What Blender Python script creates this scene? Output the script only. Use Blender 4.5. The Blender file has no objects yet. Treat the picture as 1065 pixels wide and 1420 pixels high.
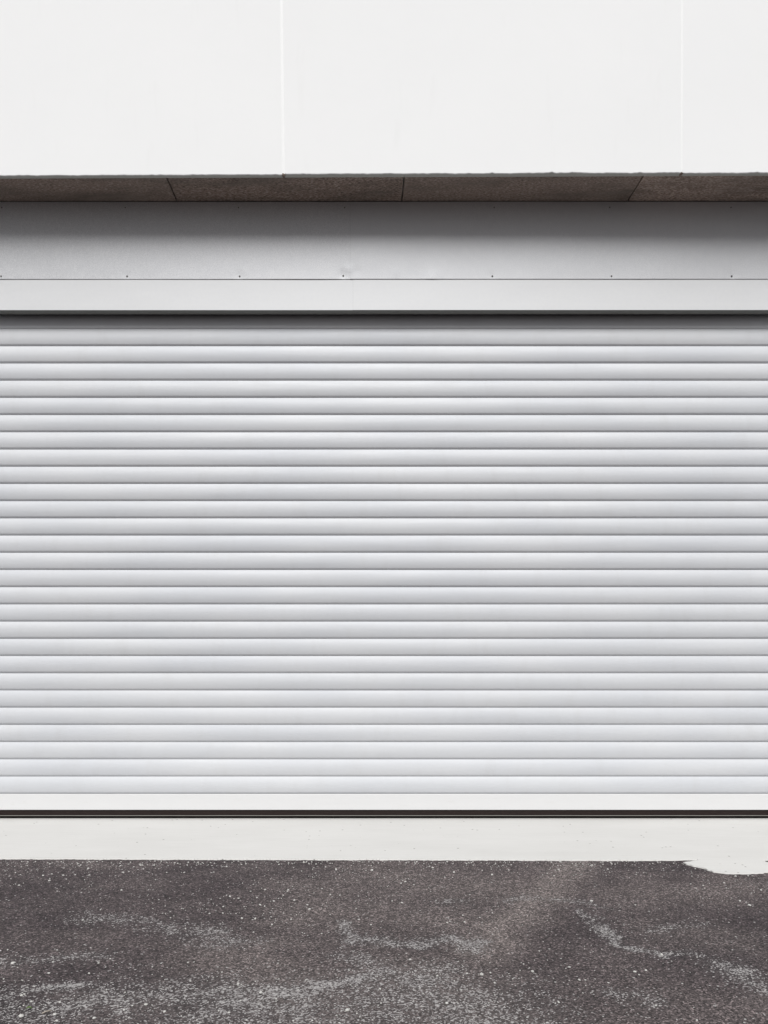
import bpy, bmesh, math, random
import numpy as np
from mathutils import noise, Vector
random.seed(7)
rng = np.random.default_rng(11)
R = math.radians

# ------------------------------------------------------------------ survey of the place
F = 1200.0                 # focal length in photo pixels (photo 1065 x 1420)
CX, CY = 500.0, 860.0      # where the camera axis meets the photo
D = 6.0                    # camera to shutter plane, metres
H = 1.375                  # camera height
def X(px, dep): return (px - CX) * dep / F
def Z(py, dep): return H + (CY - py) * dep / F
def G(px, py):             # a spot on the ground
    dep = H * F / (py - CY)
    return ((px - CX) * dep / F, dep - D)

scene = bpy.context.scene
COL = scene.collection

# ------------------------------------------------------------------ helpers
def empty(name, loc=(0, 0, 0)):
    o = bpy.data.objects.new(name, None); o.location = loc
    o.empty_display_size = 0.2
    COL.objects.link(o); return o

def mesh_obj(name, verts, faces, mat, parent=None, smooth=False, origin=None):
    me = bpy.data.meshes.new(name)
    if origin is not None:
        verts = [(v[0]-origin[0], v[1]-origin[1], v[2]-origin[2]) for v in verts]
    me.from_pydata([tuple(v) for v in verts], [], [tuple(f) for f in faces])
    me.validate(); me.update()
    if smooth:
        me.polygons.foreach_set('use_smooth', [True]*len(me.polygons)); me.set_sharp_from_angle(angle=R(28))
    me.materials.append(mat)
    o = bpy.data.objects.new(name, me); COL.objects.link(o)
    if origin is not None: o.location = origin
    if parent: o.parent = parent
    return o

def bm_obj(name, bm, mat, parent=None, smooth=False):
    me = bpy.data.meshes.new(name)
    bmesh.ops.recalc_face_normals(bm, faces=bm.faces)
    bm.to_mesh(me); bm.free()
    if smooth: me.polygons.foreach_set('use_smooth', [True]*len(me.polygons))
    me.materials.append(mat)
    o = bpy.data.objects.new(name, me); COL.objects.link(o)
    if parent: o.parent = parent
    return o

def add_box(bm, x0, x1, y0, y1, z0, z1, bevel=0.0):
    r = bmesh.ops.create_cube(bm, size=1.0)
    for v in r['verts']:
        v.co = Vector((x0 + (v.co.x+.5)*(x1-x0), y0 + (v.co.y+.5)*(y1-y0), z0 + (v.co.z+.5)*(z1-z0)))
    if bevel:
        es = list({e for v in r['verts'] for e in v.link_edges})
        bmesh.ops.bevel(bm, geom=es, offset=bevel, segments=2, profile=.5, affect='EDGES')

def tag(o, label=None, cat=None, group=None, kind=None):
    if label: o['label'] = label
    if cat: o['category'] = cat
    if group: o['group'] = group
    if kind: o['kind'] = kind

# ------------------------------------------------------------------ materials
class NT:
    def __init__(s, name):
        s.m = bpy.data.materials.new(name); s.m.use_nodes = True
        s.t = s.m.node_tree; s.b = s.t.nodes['Principled BSDF']
        s.tc = s.t.nodes.new('ShaderNodeTexCoord').outputs['Object']
    def lk(s, a, b): s.t.links.new(a, b)
    def n(s, typ, ins=None, **kw):
        nd = s.t.nodes.new(typ)
        for k, v in kw.items(): setattr(nd, k, v)
        for k, v in (ins or {}).items():
            if hasattr(v, 'is_output') or isinstance(v, bpy.types.NodeSocket): s.lk(v, nd.inputs[k])
            else: nd.inputs[k].default_value = v
        return nd
    def mapping(s, scale, src=None):
        return s.n('ShaderNodeMapping', {'Vector': src or s.tc, 'Scale': scale}).outputs[0]
    def noise(s, scale, detail=3, rough=.5, vec=None, stretch=None):
        v = vec or (s.mapping(stretch) if stretch else s.tc)
        return s.n('ShaderNodeTexNoise', {'Vector': v, 'Scale': scale, 'Detail': detail, 'Roughness': rough}).outputs['Fac']
    def ramp(s, fac, stops):
        nd = s.n('ShaderNodeValToRGB', {'Fac': fac}); cr = nd.color_ramp
        while len(cr.elements) < len(stops): cr.elements.new(.5)
        for e, (p, c) in zip(cr.elements, stops):
            e.position = p; e.color = (c, c, c, 1) if not hasattr(c, '__len__') else (*c, 1)
        return nd.outputs[0]
    def math(s, op, a, b=0.0, clamp=False):
        nd = s.n('ShaderNodeMath', operation=op, use_clamp=clamp)
        for i, v in enumerate((a, b)):
            if isinstance(v, bpy.types.NodeSocket): s.lk(v, nd.inputs[i])
            else: nd.inputs[i].default_value = v
        return nd.outputs[0]
    def mix(s, fac, a, b, blend='MIX'):
        nd = s.n('ShaderNodeMix', data_type='RGBA', blend_type=blend)
        for i, v in ((0, fac), (6, a), (7, b)):
            if isinstance(v, bpy.types.NodeSocket): s.lk(v, nd.inputs[i])
            elif i == 0: nd.inputs[i].default_value = v
            else: nd.inputs[i].default_value = (*v, 1)
        return nd.outputs[2]
    def bump(s, h, strength, dist, prev=None):
        ins = {'Height': h, 'Strength': strength, 'Distance': dist}
        nd = s.n('ShaderNodeBump', ins)
        if prev: s.lk(prev, nd.inputs['Normal'])
        return nd.outputs[0]
    def done(s, col, rough=.5, metal=0.0, normal=None, spec=.5):
        for k, v in (('Base Color', col), ('Roughness', rough), ('Metallic', metal), ('Specular IOR Level', spec)):
            if isinstance(v, bpy.types.NodeSocket): s.lk(v, s.b.inputs[k])
            else: s.b.inputs[k].default_value = (*v, 1) if hasattr(v, '__len__') else v
        if normal: s.lk(normal, s.b.inputs['Normal'])
        return s.m

def mat_slat():
    s = NT('satin_aluminium_slats')
    oi = s.n('ShaderNodeObjectInfo').outputs['Random']
    off = s.n('ShaderNodeCombineXYZ', {'X': s.math('MULTIPLY', oi, 90.0), 'Y': 0.0, 'Z': s.math('MULTIPLY', oi, 37.0)}).outputs[0]
    s.tc = s.n('ShaderNodeVectorMath', {0: s.tc, 1: off}, operation='ADD').outputs[0]
    big = s.noise(1.0, 3, .5, stretch=(.9, 1, 3.0))
    col = s.mix(s.ramp(big, [(.35, 0.0), (.65, 1.0)]), (.525, .538, .568), (.575, .583, .604))
    col = s.mix(s.math('MULTIPLY', oi, .25), col, (.52, .535, .555))
    # faint dust drips and smears
    dr = s.ramp(s.noise(1.0, 6, .65, stretch=(7, 1, 2.2)), [(.52, 0.0), (.78, 1.0)])
    col = s.mix(s.math('MULTIPLY', dr, .17), col, (.40, .39, .375))
    rg = s.ramp(s.noise(1.0, 5, .6, stretch=(2.5, 1, 30)), [(.3, .50), (.7, .60)])
    b = s.bump(s.noise(1.0, 2, .5, stretch=(1.1, 1, 9)), .25, .01)
    return s.done(col, rg, SLAT_METAL, b, spec=.35)

def mat_sheet():
    s = NT('brushed_galvanised_sheet')
    fine = s.noise(260, 2, .6)
    mott = s.noise(22, 4, .6)
    c = s.mix(s.ramp(fine, [(.32, 0.0), (.68, 1.0)]), (.415, .42, .437), (.605, .61, .625))
    c = s.mix(s.ramp(mott, [(.35, 0.0), (.7, .25)]), c, (.44, .45, .475))
    rg = s.ramp(fine, [(.3, .46), (.7, .60)])
    b = s.bump(s.noise(3.0, 2, .5), .12, .02)
    b = s.bump(s.noise(190, 2, .6), .10, .002, b)
    return s.done(c, rg, SHEET_METAL, b)

def mat_strip():
    s = NT('pale_cover_strip_metal')
    c = s.mix(s.noise(40, 3, .6), (.63, .638, .652), (.67, .676, .685))
    rg = s.ramp(s.noise(1, 4, .6, stretch=(3, 1, 40)), [(.3, .36), (.7, .46)])
    b = s.bump(s.noise(1.6, 2, .5), .10, .02)
    return s.done(c, rg, STRIP_METAL, b)

def mat_bar():
    s = NT('white_bottom_bar')
    c = s.mix(s.noise(1, 5, .6, stretch=(3, 1, 25)), (.61, .61, .615), (.65, .65, .655))
    sm = s.ramp(s.noise(1, 6, .7, stretch=(9, 9, 30)), [(.60, 0.0), (.72, .30)])
    c = s.mix(sm, c, (.55, .54, .52))
    return s.done(c, .45, 0.0)

def mat_rubber(v=.011, name='black_rubber'):
    s = NT(name)
    c = s.mix(s.noise(60, 4, .6), (v*1.25, v*.85, v*.82), (v*2.3, v*1.5, v*1.4))
    return s.done(c, .65, 0.0, s.bump(s.noise(90, 3, .6), .2, .002), spec=.15)

def mat_plaster():
    s = NT('white_render')
    c = s.mix(s.ramp(s.noise(.9, 4, .55), [(.3, 0.0), (.75, 1.0)]), (.845, .850, .854), (.822, .828, .833))
    st = s.ramp(s.noise(1, 6, .65, stretch=(7, 1, 1.1)), [(.60, 0.0), (.82, .22)])
    c = s.mix(st, c, (.70, .70, .69))
    b = s.bump(s.noise(170, 3, .6), .12, .0015)
    b = s.bump(s.noise(6, 3, .5), .10, .006, b)
    return s.done(c, .85, 0.0, b, spec=.2)

def mat_seal():
    s = NT('white_sealant')
    c = s.mix(s.noise(8, 4, .6), (.850, .855, .857), (.828, .834, .838))
    return s.done(c, .6, 0.0, s.bump(s.noise(25, 3, .6), .3, .003))

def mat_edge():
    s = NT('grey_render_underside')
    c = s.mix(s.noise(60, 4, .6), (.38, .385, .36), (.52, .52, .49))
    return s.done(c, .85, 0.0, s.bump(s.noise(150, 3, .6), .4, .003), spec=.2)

def mat_soffit(name='brown_wood_wool_board', k=1.0):
    s = NT(name)
    oi = s.n('ShaderNodeObjectInfo').outputs['Random']
    f1 = s.noise(1, 5, .7, stretch=(52, 130, 52))
    f2 = s.n('ShaderNodeTexVoronoi', {'Vector': s.mapping((90, 240, 90)), 'Scale': 1.0}).outputs['Distance']
    c = s.ramp(f1, [(.34, (.06*k, .044*k, .036*k)), (.50, (.23*k, .175*k, .148*k)), (.70, (.58*k, .485*k, .425*k))])
    c = s.mix(s.ramp(s.noise(2.2, 5, .6, stretch=(.6, 2.4, 1)), [(.45, 0.0), (.66, .8)]), c, (.085, .075, .062))
    c = s.mix(s.ramp(s.noise(1, 5, .65, stretch=(1.4, 5, 1)), [(.52, 0.0), (.75, .45)]), c, (.38*k, .32*k, .285*k))
    c = s.mix(s.math('MULTIPLY', oi, .35), c, (.30, .25, .22))
    b = s.bump(f1, .8, .008); b = s.bump(f2, .5, .006, b)
    return s.done(c, .9, 0.0, b, spec=.15)

M_SOFP = None
def mat_plain(name, col, rough=.6, metal=0.0, var=.15):
    s = NT(name)
    c = s.mix(s.noise(30, 4, .6), tuple(v*(1-var) for v in col), tuple(v*(1+var) for v in col))
    return s.done(c, rough, metal)

def mat_concrete():
    s = NT('pale_floated_concrete')
    c = s.mix(s.ramp(s.noise(1.3, 5, .6, stretch=(.7, 2.2, 1)), [(.3, 0.0), (.7, 1.0)]), (.62, .613, .598), (.57, .563, .547))
    st = s.ramp(s.noise(1, 6, .65, stretch=(3, 42, 1)), [(.5, 0.0), (.75, .35)])
    c = s.mix(st, c, (.51, .50, .485))
    sp = s.n('ShaderNodeTexVoronoi', {'Vector': s.tc, 'Scale': 34.0, 'Randomness': 1.0})
    pick = s.ramp(s.n('ShaderNodeSeparateColor', {'Color': sp.outputs['Color']}).outputs[0], [(.958, 0.0), (.961, 1.0)])
    siz = s.ramp(s.math('ADD', sp.outputs['Distance'], s.math('MULTIPLY', s.noise(120, 2), .12)), [(.22, 1.0), (.30, 0.0)])
    pit = s.math('MULTIPLY', pick, siz)
    c = s.mix(s.math('MULTIPLY', pit, .8), c, (.20, .19, .18))
    fine = s.ramp(s.noise(210, 3, .7), [(.60, 0.0), (.74, .4)])
    c = s.mix(fine, c, (.42, .412, .395))
    b = s.bump(s.noise(1, 6, .6, stretch=(20, 130, 1)), .18, .004)
    b = s.bump(s.math('SUBTRACT', 0.0, pit), .6, .006, b)
    return s.done(c, .8, 0.0, b, spec=.25)

def mat_asphalt():
    s = NT('worn_asphalt')
    at = s.n('ShaderNodeAttribute', attribute_name='wear', attribute_type='GEOMETRY')
    sc = s.n('ShaderNodeSeparateColor', {'Color': at.outputs['Color']})
    wear, broad = sc.outputs[0], sc.outputs[1]
    v1 = s.n('ShaderNodeTexVoronoi', {'Vector': s.tc, 'Scale': 165.0, 'Randomness': 1.0})
    v2 = s.n('ShaderNodeTexVoronoi', {'Vector': s.tc, 'Scale': 78.0, 'Randomness': 1.0})
    r1 = s.n('ShaderNodeSeparateColor', {'Color': v1.outputs['Color']}).outputs[0]
    r2 = s.n('ShaderNodeSeparateColor', {'Color': v2.outputs['Color']}).outputs[1]
    patch = s.noise(2.2, 6, .62)
    fine = s.noise(420, 2, .6)
    # bitumen with tinted patches
    base = s.mix(s.ramp(patch, [(.34, 0.0), (.66, 1.0)]), (.050, .039, .042), (.098, .080, .081))
    base = s.mix(s.ramp(s.noise(.75, 5, .65, stretch=(1, 1.5, 1)), [(.52, 0.0), (.66, .55)]), base, (.037, .029, .033))
    base = s.mix(s.ramp(s.noise(1.6, 6, .7, stretch=(1, 1.8, 4)), [(.50, 0.0), (.70, .45)]), base, (.150, .127, .123))
    base = s.mix(s.math('MULTIPLY', broad, .75), base, (.205, .175, .166))
    # each grain its own shade
    gsh = s.ramp(r1, [(0.0, .25), (.5, .78), (.85, 1.45), (1.0, 3.0)])
    base = s.mix(1.0, base, gsh, 'MULTIPLY')
    base = s.mix(1.0, base, s.ramp(fine, [(.25, .7), (.75, 1.3)]), 'MULTIPLY')
    # exposed pale stones: more of them where the surface is scuffed
    patchy = s.ramp(s.noise(8, 6, .75), [(.34, 0.20), (.64, 1.40)])
    w = s.math('MULTIPLY', wear, patchy)
    thr = s.math('SUBTRACT', .993, s.math('MULTIPLY', w, .72))
    pick = s.math('GREATER_THAN', r1, thr)
    c = s.mix(s.math('MULTIPLY', pick, .85), base, s.mix(r2, (.26, .245, .245), (.52, .505, .50)))
    pick2 = s.math('GREATER_THAN', r2, .993)
    inn = s.ramp(v2.outputs['Distance'], [(.28, 1.0), (.40, 0.0)])
    c = s.mix(s.math('MULTIPLY', pick2, inn), c, (.50, .49, .475))
    # grey dust film in the scuffs
    c = s.mix(s.math('MULTIPLY', w, .20, clamp=True), c, (.27, .255, .255))
    b = s.bump(v1.outputs['Distance'], .75, .006)
    b = s.bump(s.noise(55, 5, .65), .7, .010, b)
    b = s.bump(s.noise(7, 4, .55), .35, .02, b)
    return s.done(c, .85, 0.0, b, spec=.3)

SLAT_METAL, SHEET_METAL, STRIP_METAL = .06, .42, .08
M_SLAT, M_SHEET, M_STRIP, M_BAR = mat_slat(), mat_sheet(), mat_strip(), mat_bar()
M_RUB, M_LIP = mat_rubber(), mat_plain('grey_rubber_lip', (.15, .145, .132), .7)
M_PLA, M_SEAL, M_EDGE, M_SOF = mat_plaster(), mat_seal(), mat_edge(), mat_soffit(k=1.22)
M_SOFP = mat_soffit('paler_wood_wool_board', 1.75)
M_CONC, M_ASPH = mat_concrete(), mat_asphalt()
M_DARK = mat_plain('dark_interior', (.03, .03, .03), .9)
M_SCREW = mat_plain('weathered_screw', (.10, .095, .09), .5, .3)
M_WASH = mat_plain('screw_washer', (.35, .35, .36), .4, .8)
M_RAIL = mat_plain('guide_rail_metal', (.55, .56, .58), .4, .5, .05)
M_FLANGE = mat_plain('flange_painted_shade', (.20, .205, .195), .6, .1, .08)  # cover strip's underside, same metal with shade darkened into its colour
M_STONE = mat_plain('pale_stone_chips', (.50, .49, .47), .8, 0, .35)
M_LEAF = mat_plain('fresh_leaf', (.20, .30, .10), .6, 0, .2)
M_TWIG = mat_plain('dry_twig', (.34, .30, .26), .8, 0, .3)

# ------------------------------------------------------------------ roller shutter
XL, XR = X(-48, D), X(1092, D)          # opening between the two piers
PITCH = .11925
Z_BAR0, Z_BAR1 = Z(1122.2, D), Z(1100.4, D)
shutter = empty('roller_shutter', (0, 0, 0))
tag(shutter, 'closed wide roller shutter of pale grey horizontal metal slats above the concrete strip', 'roller shutter')

# profile of one slat: (height above its lower end, how far it stands out)
def slat_profile():
    P = PITCH
    B, T = .0132, P - .0022
    pts = [(-.004, -.008), (.0004, -.005), (.0010, .0000), (.0012, .0014)]
    def face(t):
        return .0170 - .0350*(t-.39)**2
    f0 = face(0)
    # lower lip: a rounded edge, then a flat return sloping back and down to the joint
    pts += [(.0014, .0024), (.0016, .0030)]
    for i in range(1, 6):
        t = i/6; pts.append((.0016 + (B-.0026)*t**1.15, .0030 + (f0-.0036)*t))
    for i in range(6):
        a = i/5 * math.pi/3
        pts.append((B - .0010 + .0012*i/5, f0 - .0006 + .0006*math.sin(a)*1.15))
    for i in range(1, 25):              # the long bowed face, leaning back towards the top
        t = i/24
        pts.append((B + .0004 + t*(T-B-.0004), face(t)))
    z, o = pts[-1]
    for i in range(1, 5):               # small top radius
        a = i/4 * math.pi/2
        pts.append((z + .0020*math.sin(a), o - .0022*(1-math.cos(a))))
    pts.append((P - .0002, -.006))
    return pts
PROF = slat_profile()
def make_slat_mesh(seed):
    nx = 90
    vs, fs = [], []
    for i in range(nx+1):
        x = (XL-.03) + (XR-XL+.06)*i/nx
        for (z, o) in PROF:
            n1 = noise.noise(Vector((x*.9, seed*7.3, 1.7)))*.0007 + noise.noise(Vector((x*3.1, seed*3.1, z*9)))*.00022
            n2 = noise.noise(Vector((x*.6, seed*5.1, 8.2)))*.0004
            vs.append((x, -(o+n1), z+n2))
    k = len(PROF)
    for i in range(nx):
        for j in range(k-1):
            a = i*k+j
            fs.append((a, a+k, a+k+1, a+1))
    me = bpy.data.meshes.new('slat'); me.from_pydata(vs, [], fs); me.update()
    me.polygons.foreach_set('use_smooth', [True]*len(me.polygons))
    me.materials.append(M_SLAT)
    return me
for i in range(29):
    o = bpy.data.objects.new('slat', make_slat_mesh(i)); COL.objects.link(o)
    o.parent = shutter; o.location = (0, 0, Z_BAR1 + i*PITCH)
    if i == 27: o.rotation_euler.x = R(-13)         # the curtain bends back towards its drum
    if i == 28: o.location = (0, PITCH*math.sin(R(13)), Z_BAR1 + 27*PITCH + PITCH*math.cos(R(13))); o.rotation_euler.x = R(-22)
# bottom bar, seal and seal lip
bm = bmesh.new(); add_box(bm, XL-.02, XR+.02, -.021, .02, Z_BAR0, Z_BAR1-.0005, .0022)
bar = bm_obj('bottom_bar', bm, M_BAR, shutter)
bm = bmesh.new()
add_box(bm, XL-.02, XR+.02, -.012, .016, .027, Z_BAR0-.0004, .002)
add_box(bm, XL-.02, XR+.02, -.012, .016, .0195, .0268, .0)
add_box(bm, XL-.02, XR+.02, .022, .034, .0004, .05, .0)
seal = bm_obj('rubber_seal', bm, M_RUB, bar)
nx = 160; vs, fs = [], []
lip = [(.0262, .0095), (.0250, .0150), (.0225, .0165), (.0200, .0150), (.0190, .0095), (.0188, .0030)]
for i in range(nx+1):
    x = XL-.02 + (XR-XL+.04)*i/nx
    j = noise.noise(Vector((x*4, 3, 1)))*.0012
    for (z, o) in lip: vs.append((x, -(o+j), max(.0004, z+j*.6)))
k = len(lip)
for i in range(nx):
    for q in range(k-1):
        a = i*k+q; fs.append((a, a+1, a+k+1, a+k))
mesh_obj('seal_lip', vs, fs, M_LIP, seal, True)
for sx, x0 in ((1, XL), (-1, XR)):      # the rails the slats run in, at both ends
    bm = bmesh.new()
    xs = sorted((x0, x0+sx*.012))
    add_box(bm, xs[0], xs[1], -.055, .05, .0015, Z(437, D)-.004, .002)
    bm_obj('guide_rail', bm, M_RAIL, shutter)

# ------------------------------------------------------------------ shutter housing (metal fascia over the shutter)
yF = -.110; dF = D + yF
z_top = Z(280.5, dF); z_mid = Z(387.3, dF); z_bot = Z(430, dF)
house = empty('shutter_housing', (0, yF, z_bot))
tag(house, 'long galvanised sheet metal fascia with small screws between brown soffit and roller shutter', 'fascia')
HL, HR = XL-.0, XR+.0
def sheet(name, x0, x1, z0, z1, yf, thick, mat, seed, amp, edge_amp=0.0, dents=()):
    """thin sheet with a folded lower edge and the slight waviness of fixed sheet metal"""
    nx, nz = 420, 34
    vs, fs = [], []
    for j in range(nz+1):
        z = z0 + (z1-z0)*j/nz
        for i in range(nx+1):
            x = x0 + (x1-x0)*i/nx
            w = noise.noise(Vector((x*1.7, z*3.0, seed)))*amp + noise.noise(Vector((x*.6, z, seed+5)))*amp
            lift = edge_amp*max(0, noise.noise(Vector((x*1.3, 4.0, seed+9)))) * (1-j/nz)**3
            for (qx, qz, am, rad) in dents: w += am*math.exp(-((x-qx)**2+(z-qz)**2)/rad**2)
            vs.append((x, yf - w - lift, z))
    for j in range(nz):
        for i in range(nx):
            a = j*(nx+1)+i; fs.append((a, a+1, a+nx+2, a+nx+1))
    n0 = len(vs)                       # folded lower edge
    for i in range(nx+1):
        v = vs[i]; vs.append((v[0], v[1]+.0012, v[2]-.0012))
    for i in range(nx+1):
        v = vs[i]; vs.append((v[0], v[1]+thick, v[2]-.0012))
    for i in range(nx):
        fs.append((n0+i, n0+i+1, i+1, i)); fs.append((n0+nx+1+i, n0+nx+2+i, n0+i+1, n0+i))
    n1 = len(vs)                       # visible side edges
    for i in (0, nx):
        base = len(vs)
        for j in range(nz+1):
            v = vs[j*(nx+1)+i]; vs.append((v[0], v[1]+min(thick, .004), v[2]))
        for j in range(nz):
            a, b = j*(nx+1)+i, (j+1)*(nx+1)+i
            fs.append((a, b, base+j+1, base+j) if i == 0 else (b, a, base+j, base+j+1))
    vs = [(v[0], v[1]-yF, v[2]-z_bot) for v in vs]
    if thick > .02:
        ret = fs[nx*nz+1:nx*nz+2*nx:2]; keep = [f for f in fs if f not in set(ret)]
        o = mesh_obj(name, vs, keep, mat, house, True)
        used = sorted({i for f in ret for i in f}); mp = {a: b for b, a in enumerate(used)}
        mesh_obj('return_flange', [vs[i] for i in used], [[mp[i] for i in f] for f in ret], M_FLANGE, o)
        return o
    return mesh_obj(name, vs, fs, mat, house, True)
xs_u, xs_l = X(485.5, dF), X(489.5, dF)
DENTS = [(X(px, dF), Z(py, dF), am, rad) for px, py, am, rad in ((476, 381, -.0022, .030), (484, 374, .0012, .026), (495, 376, -.0008, .03), (176, 382, -.0007, .022), (332, 382, -.0011, .026), (340, 376, .0005, .03), (682, 382, -.0009, .024), (847, 382, -.0006, .022), (1014, 382, -.0010, .024), (550, 378, .0006, .022), (600, 386, .0016, .05))]
sheets = [sheet('fascia_sheet', HL, xs_u, z_mid, z_top, yF-.0060, .004, M_SHEET, 1, .0009, .002, DENTS),
          sheet('fascia_sheet', xs_u+.0005, HR, z_mid+.0004, z_top, yF-.0078, .004, M_SHEET, 2, .0009, .004, DENTS)]
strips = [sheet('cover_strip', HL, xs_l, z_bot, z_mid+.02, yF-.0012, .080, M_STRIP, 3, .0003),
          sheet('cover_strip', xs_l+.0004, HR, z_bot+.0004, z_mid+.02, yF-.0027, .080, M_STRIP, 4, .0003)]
bm = bmesh.new()                       # the body behind the sheets, with the dark slot the curtain runs up into
add_box(bm, HL+.002, HR-.002, .003, .082, .012, z_top-z_bot-.003)
bm_obj('housing_body', bm, M_DARK, house)
def screw(px, py, parent, yy, k=1.0):
    bm = bmesh.new()
    x, z = X(px, dF), Z(py, dF)
    def ring(r, y0, y1, r2):
        n = 12; a = [bm.verts.new((x-0 + r*math.cos(t*2*math.pi/n), y0, z + r*math.sin(t*2*math.pi/n))) for t in range(n)]
        b = [bm.verts.new((x + r2*math.cos(t*2*math.pi/n), y1, z + r2*math.sin(t*2*math.pi/n))) for t in range(n)]
        for t in range(n): bm.faces.new((a[t], a[(t+1)%n], b[(t+1)%n], b[t]))
        bm.faces.new(b)
    ring(.0062*k, yy, yy-.0016, .0056*k); ring(.0042*k, yy-.0016, yy-.0042*k, .0030*k)
    bmesh.ops.translate(bm, verts=bm.verts, vec=(0, -yF, -z_bot))
    return bm_obj('screw', bm, M_SCREW, parent, False)
for px in (2, 176.5, 332.5, 476): screw(px, 383.6 if px != 476 else 382.8, sheets[0], yF-.0064)
for px in (682.5, 847.5, 1014): screw(px, 383.6, sheets[1], yF-.0086)
for px in (3, 174, 331, 478): screw(px, 288.5, sheets[0], yF-.0064, .75)
for px in (685, 845, 1013): screw(px, 288.5, sheets[1], yF-.0086, .75)

# ------------------------------------------------------------------ overhanging white wall with brown soffit
z_sof = Z(279.8, dF)                    # underside of the soffit boards
def y_front(px, py): return (z_sof - H)*F/(CY-py) - D
wall = empty('overhanging_wall', (0, -.5, z_sof))
tag(wall, 'white rendered wall overhanging the shutter, with two vertical joints and a brown board soffit', 'wall')
TOPZ = 8.2
yl, yr = y_front(0, 243.6), y_front(1065, 239.6)
XE = 7.5
def yw(x):                              # the wall runs slightly askew to the shutter
    x0, x1 = X(0, D+yl), X(1065, D+yr)
    return yl + (yr-yl)*(x-x0)/(x1-x0)
TH = .038
def jx(px0, py0, px1, py1):             # joint centre x as a function of z
    d = D+yl; a, za, b, zb = X(px0, d), Z(py0, d), X(px1, d), Z(py1, d)
    return lambda z: a + (b-a)*(z-za)/(zb-za) if z < za+.4 else a + (b-a)*.4/(zb-za)
J1, J2 = jx(390.3, 0, 393.3, 243), jx(944, 0, 943.2, 240)
JW = .0085
def panel(xa, xb, seed, dz):
    nx = 420 if abs(xb(3)-xa(3)) < 3.5 else 620
    zs = [z_sof+dz, z_sof+dz+.004, z_sof+dz+.012, z_sof+.1, z_sof+.5, z_sof+1.2, z_sof+2.2, TOPZ]
    vs, fs = [], []
    def rag(x): 
        n = noise.noise(Vector((x*9, seed, 0)))*.0034 + noise.noise(Vector((x*34, seed, 3)))*.0034 + noise.noise(Vector((x*2, seed, 5)))*.0025
        ch = noise.noise(Vector((x*16, seed, 9)));  
        return n + (max(0, ch-.34)*.020)
    for j, z in enumerate(zs):
        for i in range(nx+1):
            t = i/nx; x = xa(z) + (xb(z)-xa(z))*t
            r = rag(x)
            y = yw(x)
            zz = z + (r if j < 2 else r*.5 if j == 2 else 0)
            if j == 0: y += .0035
            vs.append((x, y, zz))
    m = nx+1
    for j in range(len(zs)-1):
        for i in range(nx): a = j*m+i; fs.append((a, a+1, a+m+1, a+m))
    for side in (0, nx):                # joint flanks
        base = len(vs)
        for j in range(len(zs)):
            v = vs[j*m+side]; vs.append((v[0], v[1]+TH, v[2]))
        for j in range(len(zs)-1):
            a, b = j*m+side, (j+1)*m+side
            fs.append((b, a, base+j, base+j+1) if side == 0 else (a, b, base+j+1, base+j))
    o = mesh_obj('wall_panel', [(v[0], v[1]+.5, v[2]-z_sof) for v in vs], fs, M_PLA, wall, False)
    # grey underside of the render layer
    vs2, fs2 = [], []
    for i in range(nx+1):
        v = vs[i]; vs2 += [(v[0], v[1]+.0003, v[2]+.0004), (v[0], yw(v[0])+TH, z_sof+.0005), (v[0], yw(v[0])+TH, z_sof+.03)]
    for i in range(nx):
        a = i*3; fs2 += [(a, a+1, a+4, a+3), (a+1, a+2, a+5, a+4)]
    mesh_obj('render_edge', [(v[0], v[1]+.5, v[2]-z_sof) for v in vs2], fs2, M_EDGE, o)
panel(lambda z: -XE, lambda z: J1(z)-JW, 1, -.0005)
panel(lambda z: J1(z)+JW, lambda z: J2(z)-JW*.8, 2, .002)
panel(lambda z: J2(z)+JW*.8, lambda z: XE, 3, -.001)
def sealant(J, w, z0, proud):
    vs, fs = [], []; n = 420
    for i in range(n+1):
        z = z0 + (TOPZ-z0)*i/n
        x = J(z); wob = noise.noise(Vector((z*5, x, 2)))*.0018
        y = yw(x)
        dp = proud + noise.noise(Vector((z*7, x, 6)))*.0007
        vs += [(x-w-.0004, y+.012, z), (x-w-.0003, y+.0006, z), (x+wob*.5, y-dp, z), (x+w+.0003, y+.0006, z), (x+w+.0004, y+.012, z)]
    for i in range(n):
        for k in range(4): a = i*5+k; fs.append((a, a+1, a+6, a+5))
    b = len(vs); fs.append((0, 4, 3, 2, 1))
    return mesh_obj('joint_sealant', [(v[0], v[1]+.5, v[2]-z_sof) for v in vs], fs, M_SEAL, wall, True)
sealant(J1, JW, z_sof+.006, .0008)
sealant(J2, JW*.8, z_sof+.004, .0008)
# crumbly plugs at the foot of the joints
for J, w in ((J1, .012), (J2, .010)):
    bm = bmesh.new(); bmesh.ops.create_icosphere(bm, subdivisions=3, radius=1)
    x = J(z_sof)
    for v in bm.verts:
        k = 1 + .35*noise.noise(v.co*1.8 + Vector((x, 0, 0)))
        v.co = Vector((x + v.co.x*w*k, yw(x)+.012+.5 + v.co.y*.014*k, .004 + v.co.z*.0115*k))
    bm_obj('joint_filler', bm, M_SOF, wall, True)
# core slab behind the render (keeps light out)
bm = bmesh.new(); add_box(bm, -XE, XE, min(yl, yr)+.5+TH+.06, .5+.9, .035, TOPZ-z_sof-.02)
bm_obj('wall_core', bm, M_EDGE, wall)
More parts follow.
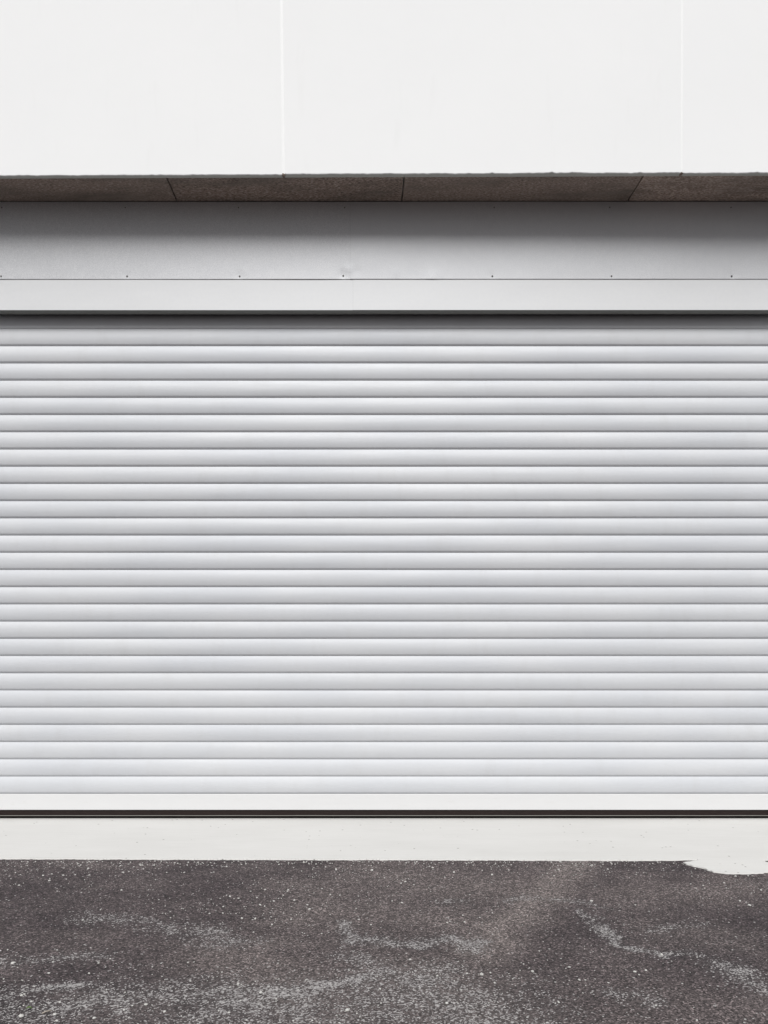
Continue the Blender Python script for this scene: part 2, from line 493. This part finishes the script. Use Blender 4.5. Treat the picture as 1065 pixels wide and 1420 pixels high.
# soffit boards, joints running front to back
def board_x(pxb): return X(pxb, dF)
cuts = [-XE, board_x(245.5), board_x(557.0), board_x(870.0), XE]
lean = [0, .004, -.0, .0, 0]
for i in range(4):
    x0, x1 = cuts[i]+.004, cuts[i+1]-.004
    vs, fs = [], []; nx, ny = 120, 10
    for j in range(ny+1):
        for q in range(nx+1):
            x = x0+(x1-x0)*q/nx
            ya, yb = yw(x)+TH+.0015, yF+.0005
            y = ya + (yb-ya)*j/ny
            chip = 0
            if q in (0, nx): x += noise.noise(Vector((x*3, y*45, i)))*.004
            dz = noise.noise(Vector((x*3, y*9, i*5)))*.0010 + (.0012 if i % 2 else 0)
            if j == 0: dz += abs(noise.noise(Vector((x*14, 3, i))))*.0025
            vs.append((x, y+.5, .0025+dz))
    m = nx+1
    for j in range(ny):
        for q in range(nx): a = j*m+q; fs.append((a, a+m, a+m+1, a+1))
    n0 = len(vs); vs += [(v[0], v[1], .033) for v in vs]      # board thickness
    edge = [(a, a+1) for a in range(nx)] + [(j*m+nx, (j+1)*m+nx) for j in range(ny)] + \
           [(ny*m+a+1, ny*m+a) for a in range(nx)] + [((j+1)*m, j*m) for j in range(ny)]
    for a, b in edge: fs.append((a, b, b+n0, a+n0))
    so = mesh_obj('soffit_board', vs, fs, M_SOFP if i == 3 else M_SOF, wall)
# piers that frame the opening
for sx, xa, xb in ((-1, -XE, XL-.001), (1, XR+.001, XE)):
    bm = bmesh.new()
    add_box(bm, xa, xb, .5-.40, .5+.9, -z_sof-.3, -.002, .004)
    bm_obj('pier', bm, M_PLA, wall)
bm = bmesh.new(); add_box(bm, XL-.5, XR+.5, .5+.45, .5+.47, -z_sof-.2, .03)   # the dark inside behind the curtain
bm_obj('inner_wall', bm, M_DARK, wall)

# ------------------------------------------------------------------ concrete apron
def apron():
    edge = []
    def add(px, py): edge.append(G(px, py))
    xa = -9.0
    edge.append((xa, G(0, 1189.5)[1]))
    n = 700
    for i in range(n+1):
        px = -40 + i*(930+40)/n
        py = 1190.0 + 2.2*px/930
        x, y = G(px, py)
        y += noise.noise(Vector((x*11, 0, 0)))*.008 + noise.noise(Vector((x*45, 2, 0)))*.008 + noise.noise(Vector((x*120, 8, 0)))*.006 + noise.noise(Vector((x*2.5, 5, 0)))*.004
        edge.append((x, y))
    lobe = [(946, 1191.6), (958, 1191.5), (967, 1191.6), (969.5, 1192.6), (964, 1193.6), (955, 1194.4), (947.5, 1195.4), (951, 1197.2), (957, 1199.0),
            (963, 1200.6), (971, 1202.2), (975, 1203.2), (980, 1205.2), (986, 1207.0), (991, 1208.4), (1000, 1209.6), (1012, 1210.4), (1028, 1210.8),
            (1042, 1210.4), (1054, 1210.0), (1066, 1208.2), (1078, 1206), (1090, 1203), (1094, 1199), (1080, 1196.6), (1064, 1195.4), (1058, 1193.2), (1061, 1191.9), (1075, 1192.4), (1100, 1192.6)]
    for i in range(len(lobe)-1):
        for k in range(8):
            t = k/8; px = lobe[i][0]*(1-t)+lobe[i+1][0]*t; py = lobe[i][1]*(1-t)+lobe[i+1][1]*t
            x, y = G(px, py)
            x += noise.noise(Vector((x*40, y*40, 1)))*.007; y += noise.noise(Vector((x*40, y*40, 7)))*.009
            edge.append((x, y))
    edge.append((9.0, G(1100, 1192.6)[1]))
    from mathutils.geometry import delaunay_2d_cdt
    pts = [Vector(p) for p in edge] + [Vector((9.0, .6)), Vector((-9.0, .6))]
    n = len(pts)
    v2, _, f2, *_r = delaunay_2d_cdt(pts, [(i, (i+1) % n) for i in range(n)], [], 1, 1e-6)
    bm = bmesh.new()
    bv = [bm.verts.new((p.x, p.y, 0)) for p in v2]
    for f in f2: bm.faces.new([bv[i] for i in f])
    top = [bm.verts.new((x, y, 0)) for x, y in edge]
    low = [bm.verts.new((x, y-.003, -.006)) for x, y in edge]
    lo2 = [bm.verts.new((x, y-.003, -.05)) for x, y in edge]
    for i in range(len(edge)-1):
        bm.faces.new((top[i+1], top[i], low[i], low[i+1])); bm.faces.new((low[i+1], low[i], lo2[i], lo2[i+1]))
    o = bm_obj('concrete_apron', bm, M_CONC)
    tag(o, kind='structure')
apron()

# ------------------------------------------------------------------ asphalt, one sheet to the horizon
def seg_dist(PX, PY, pts):
    d = np.full(PX.shape, 1e9)
    for (ax, ay), (bx, by) in zip(pts[:-1], pts[1:]):
        vx, vy = bx-ax, by-ay; L = vx*vx+vy*vy+1e-9
        t = np.clip(((PX-ax)*vx+(PY-ay)*vy)/L, 0, 1)
        d = np.minimum(d, np.hypot(PX-(ax+t*vx), PY-(ay+t*vy)))
    return d
gx = np.concatenate([[-1500, -400, -120, -40, -15, -7, -4.2], np.linspace(-3.4, 3.6, 440), [4.4, 7, 15, 40, 120, 400, 1500]])
gy = np.concatenate([[-1500, -500, -150, -50, -20, -9, -5.2, -4.2], np.linspace(-3.6, -.85, 220), [-.4, 1, 6, 30, 200, 1500]])
GX, GY = np.meshgrid(gx, gy)
# wear marks, laid out on the ground in metres; strokes: points, half width (m), strength
strokes = [
    ([(118, 1268), (150, 1271), (185, 1275), (240, 1284), (290, 1293), (330, 1306)], .075, .42),
    ([(0, 1377), (40, 1371), (80, 1366), (118, 1362)], .040, .75),
    ([(130, 1384), (160, 1391), (175, 1402)], .05, .6),
    ([(300, 1387), (350, 1384), (400, 1375), (440, 1368), (480, 1360), (512, 1352)], .038, .95),
    ([(300, 1370), (345, 1378), (372, 1372)], .06, .6),
    ([(478, 1276), (484, 1288), (492, 1298), (530, 1302), (562, 1301), (592, 1306), (625, 1301), (645, 1304), (650, 1316)], .045, .72),
    ([(478, 1318), (496, 1328), (505, 1338)], .05, .45),
    ([(812, 1262), (822, 1274), (834, 1288)], .022, .6), ([(832, 1287), (846, 1299), (856, 1310)], .034, .95),
    ([(850, 1306), (868, 1313)], .024, .6), ([(882, 1314), (900, 1317), (918, 1322)], .028, .9),
    ([(925, 1319), (950, 1318), (985, 1334)], .040, .38),
    ([(1000, 1342), (1030, 1354), (1048, 1366)], .075, .60),
    ([(590, 1352), (640, 1375), (660, 1395), (650, 1418)], .11, .42),
    ([(520, 1348), (580, 1352), (640, 1362)], .06, .5),
    ([(860, 1378), (890, 1374), (905, 1384)], .05, .4),
    ([(0, 1331), (60, 1330), (130, 1322)], .05, .38),
    ([(0, 1412), (90, 1388), (200, 1378), (300, 1372)], .16, .35),
    ([(300, 1400), (420, 1395), (560, 1390), (680, 1400)], .22, .42),
    ([(700, 1244), (765, 1243), (830, 1254)], .035, .35),
    ([(900, 1290), (960, 1278)], .05, .25),
    ([(610, 1248), (640, 1246)], .04, .3),
]
broads = [
    ([(800, 1196), (775, 1215), (735, 1250), (690, 1290), (655, 1318)], .13, .85),
    ([(520, 1210), (600, 1230), (700, 1225)], .30, .50),
    ([(430, 1260), (560, 1270), (690, 1275)], .28, .45),
    ([(420, 1225), (470, 1240)], .16, .4),
    ([(330, 1330), (450, 1400)], .30, .55),
    ([(560, 1350), (660, 1410)], .30, .60),
    ([(860, 1235), (960, 1240), (1060, 1225)], .22, .40),
    ([(900, 1290), (1000, 1300)], .2, .30),
    ([(760, 1390), (900, 1380)], .25, .2),
]
def nz(sc, seed):
    out = np.empty(GX.shape)
    for j in range(GX.shape[0]):
        for i in range(GX.shape[1]):
            out[j, i] = noise.noise(Vector((GX[j, i]*sc, GY[j, i]*sc, seed)))
    return out
N1, N2, N3 = nz(5.0, 3.3), nz(5.0, 9.1), nz(14.0, 5.5)
WX, WY = GX + N1*.075 + N3*.035, GY + N2*.075 + N3*.035
def layer(items):
    out = np.zeros(GX.shape)
    for pts, w, s in items:
        d = seg_dist(WX, WY, [G(*p) for p in pts])
        out = np.maximum(out, s*np.exp(-(d/w)**2)) + .25*np.minimum(out, s*np.exp(-(d/w)**2))
    return out
WEAR, BROAD = np.clip(layer(strokes), 0, 1), np.clip(layer(broads), 0, 1)
GZ = -.0075 + nz(1.3, 1.1)*.0030 + N1*.0012
GZ = np.minimum(GZ, -.0045)
far = (np.abs(GX) > 3.7) | (GY < -3.7) | (GY > -.84)
GZ[far] = -.008
GZ[GY > -.5] = -.06                                   # dives under the apron
ny_, nx_ = GX.shape
vs = np.stack([GX, GY, GZ], -1).reshape(-1, 3)
idx = np.arange(ny_*nx_).reshape(ny_, nx_)
fs = np.stack([idx[:-1, :-1], idx[:-1, 1:], idx[1:, 1:], idx[1:, :-1]], -1).reshape(-1, 4)
me = bpy.data.meshes.new('asphalt_ground'); me.from_pydata(vs.tolist(), [], fs.tolist()); me.update()
me.polygons.foreach_set('use_smooth', [True]*len(me.polygons))
ca = me.color_attributes.new('wear', 'FLOAT_COLOR', 'POINT')
ca.data.foreach_set('color', np.stack([WEAR, BROAD, WEAR*0, WEAR*0+1], -1).astype(np.float32).ravel())
me.materials.append(M_ASPH)
g = bpy.data.objects.new('asphalt_ground', me); COL.objects.link(g); tag(g, kind='structure')

# ------------------------------------------------------------------ loose stone chips
def chip_verts(x, y, z, r, seed):
    rs = random.Random(seed); out = []
    ph = (1+5**.5)/2
    base = [(-1, ph, 0), (1, ph, 0), (-1, -ph, 0), (1, -ph, 0), (0, -1, ph), (0, 1, ph), (0, -1, -ph), (0, 1, -ph), (ph, 0, -1), (ph, 0, 1), (-ph, 0, -1), (-ph, 0, 1)]
    a = rs.uniform(0, 6.28); ca_, sa = math.cos(a), math.sin(a); st = rs.uniform(.6, 1.0); fl = rs.uniform(.4, .75)
    for p in base:
        k = r/1.9*rs.uniform(.72, 1.18)
        px, py, pz = p[0]*k, p[1]*k*st, p[2]*k*fl
        out.append((x+px*ca_-py*sa, y+px*sa+py*ca_, z+pz+r*fl*.45))
    return out
ICO = [(0,11,5),(0,5,1),(0,1,7),(0,7,10),(0,10,11),(1,5,9),(5,11,4),(11,10,2),(10,7,6),(7,1,8),(3,9,4),(3,4,2),(3,2,6),(3,6,8),(3,8,9),(4,9,5),(2,4,11),(6,2,10),(8,6,7),(9,8,1)]
vs, fs = [], []
def drop(x, y, r, z=-.007):
    n = len(vs); vs.extend(chip_verts(x, y, z, r, n+17)); fs.extend([(n+a, n+b, n+c) for a, b, c in ICO])
cnt = 0
while cnt < 1700:
    x, y = random.uniform(-3.0, 3.4), random.uniform(-3.2, -1.06)
    dens = .16 + .6*noise.noise(Vector((x*.9, y*1.6, 4))) + .25*noise.noise(Vector((x*3.5, y*3.5, 8)))
    near = max(0, 1-(-1.06-y)/.45); dens += .45*near*near
    if random.random() > dens: continue
    drop(x, y, .0028 + .0052*random.random()**5); cnt += 1
for _ in range(260):                                     # crumbs gathered against the apron edge
    x = random.uniform(-3, 2.0); drop(x, -1.03-abs(random.gauss(0, .05))-.01, random.uniform(.003, .006))
ch = mesh_obj('stone_chips', vs, fs, M_STONE)
tag(ch, 'small pale stone chips scattered over the dark asphalt', 'gravel', kind='stuff')

def stone(px, py, r, label, seed):
    x, y = G(px, py)
    v = chip_verts(0, 0, 0, r, seed)
    bm = bmesh.new(); bv = [bm.verts.new(p) for p in v]
    for a, b, c in ICO: bm.faces.new((bv[a], bv[b], bv[c]))
    bmesh.ops.subdivide_edges(bm, edges=bm.edges[:], cuts=1, smooth=.35, use_grid_fill=True)
    for q in bm.verts: q.co += Vector((noise.noise(q.co*160), noise.noise(q.co*160+Vector((9, 0, 0))), noise.noise(q.co*160+Vector((0, 9, 0)))))*r*.10
    o = bm_obj('pebble', bm, M_STONE); o.location = (x, y, -.008)
    tag(o, label, 'pebble', 'larger pale pebbles on the asphalt')
stone(516, 1205.5, .0125, 'white angular pebble near the concrete strip, right of the centre of the picture bottom', 3)
stone(29, 1407, .0110, 'white pebble in the lower left corner, just below the green leaf', 5)
stone(18, 1333, .0100, 'white pebble at the left edge, above the pale scuffed patch', 8)
stone(668, 1349.5, .0105, 'single white pebble on the dark patch below the long pale scuff, in the lower centre', 12)
stone(820, 1248, .0095, 'white pebble just above the top of the curved white scuff on the right', 15)
stone(1039, 1254, .0110, 'flat white pebble near the right edge, below the concrete spill', 21)
stone(482, 1398.5, .0100, 'white pebble at the bottom, under the long pale scuff', 33)
# leaf and twig in the lower left corner
def leaf(px, py, L, W, rot):
    bm = bmesh.new(); n = 8; rows = []
    for i in range(n+1):
        t = i/n; w = W*math.sin(math.pi*min(1, t*.96+.02))**.8
        rows.append([bm.verts.new(((t-.5)*L, k*w*.5, .004+.006*t*(1-t)*4 + abs(k)*.003)) for k in (-1, 0, 1)])
    for i in range(n):
        for k in range(2): bm.faces.new((rows[i][k], rows[i+1][k], rows[i+1][k+1], rows[i][k+1]))
    bmesh.ops.solidify(bm, geom=bm.faces[:], thickness=.0006)
    o = bm_obj('leaf', bm, M_LEAF, None, True); x, y = G(px, py)
    o.location = (x, y, -.007); o.rotation_euler = (0, 0, rot)
    tag(o, 'tiny green leaf lying on the dark asphalt in the lower left corner', 'leaf')
leaf(40, 1398.5, .022, .012, .3)
x, y = G(65, 1402)
bm = bmesh.new()
pp = [Vector((-.014, -.010, .004)), Vector((-.004, -.002, .007)), Vector((.006, .006, .006)), Vector((.014, .016, .004))]
rings = []
for i, p in enumerate(pp):
    r = (.0022, .0026, .0022, .0012)[i]
    rings.append([bm.verts.new(p + Vector((r*math.cos(a)*.7, -r*math.cos(a)*.7, r*math.sin(a)))) for a in [q*math.pi/3 for q in range(6)]])
for a, b in zip(rings[:-1], rings[1:]):
    for q in range(6): bm.faces.new((a[q], a[(q+1) % 6], b[(q+1) % 6], b[q]))
bm.faces.new(rings[0]); bm.faces.new(rings[-1])
tw = bm_obj('twig', bm, M_TWIG, None, True); tw.location = (x, y, -.008)
tag(tw, 'short dry pale twig on the asphalt beside the green leaf', 'twig')

# ------------------------------------------------------------------ light and camera
SUN_EL, SUN_AZ = 48, 180                # overcast glow high behind the photographer
w = bpy.data.worlds.new('World'); scene.world = w; w.use_nodes = True
nt = w.node_tree
sky = nt.nodes.new('ShaderNodeTexSky'); sky.sky_type = 'NISHITA'; sky.sun_disc = False
sky.sun_elevation = R(SUN_EL); sky.sun_rotation = R(SUN_AZ)
sky.air_density = 1.0; sky.dust_density = 3.0; sky.ozone_density = 1.0
hs = nt.nodes.new('ShaderNodeHueSaturation'); hs.inputs['Saturation'].default_value = .22
nt.links.new(sky.outputs[0], hs.inputs['Color'])
bg = nt.nodes['Background']; nt.links.new(hs.outputs[0], bg.inputs['Color'])
bg.inputs['Strength'].default_value = .055
sd = bpy.data.lights.new('sun', 'SUN'); sd.energy = 3.45; sd.angle = R(32); sd.color = (1, .996, .982)
so_ = bpy.data.objects.new('sun', sd); COL.objects.link(so_)
az = R(SUN_AZ)
dirv = Vector((math.sin(az)*math.cos(R(SUN_EL)), math.cos(az)*math.cos(R(SUN_EL)), math.sin(R(SUN_EL))))
so_.rotation_euler = dirv.to_track_quat('Z', 'Y').to_euler(); so_.location = dirv*20

cd = bpy.data.cameras.new('camera'); cam = bpy.data.objects.new('camera', cd); COL.objects.link(cam)
cam.location = (0, -D, H); cam.rotation_euler = (R(90), 0, 0)
cd.sensor_fit = 'AUTO'; cd.sensor_width = 36; cd.lens = F/1420*36
cd.shift_x = (532.5-CX)/1420; cd.shift_y = (CY-710)/1420
cd.clip_start = .05; cd.clip_end = 5000
scene.camera = cam
scene.view_settings.view_transform = 'Standard'; scene.view_settings.look = 'None'
scene.view_settings.exposure = 0.0; scene.view_settings.gamma = 1
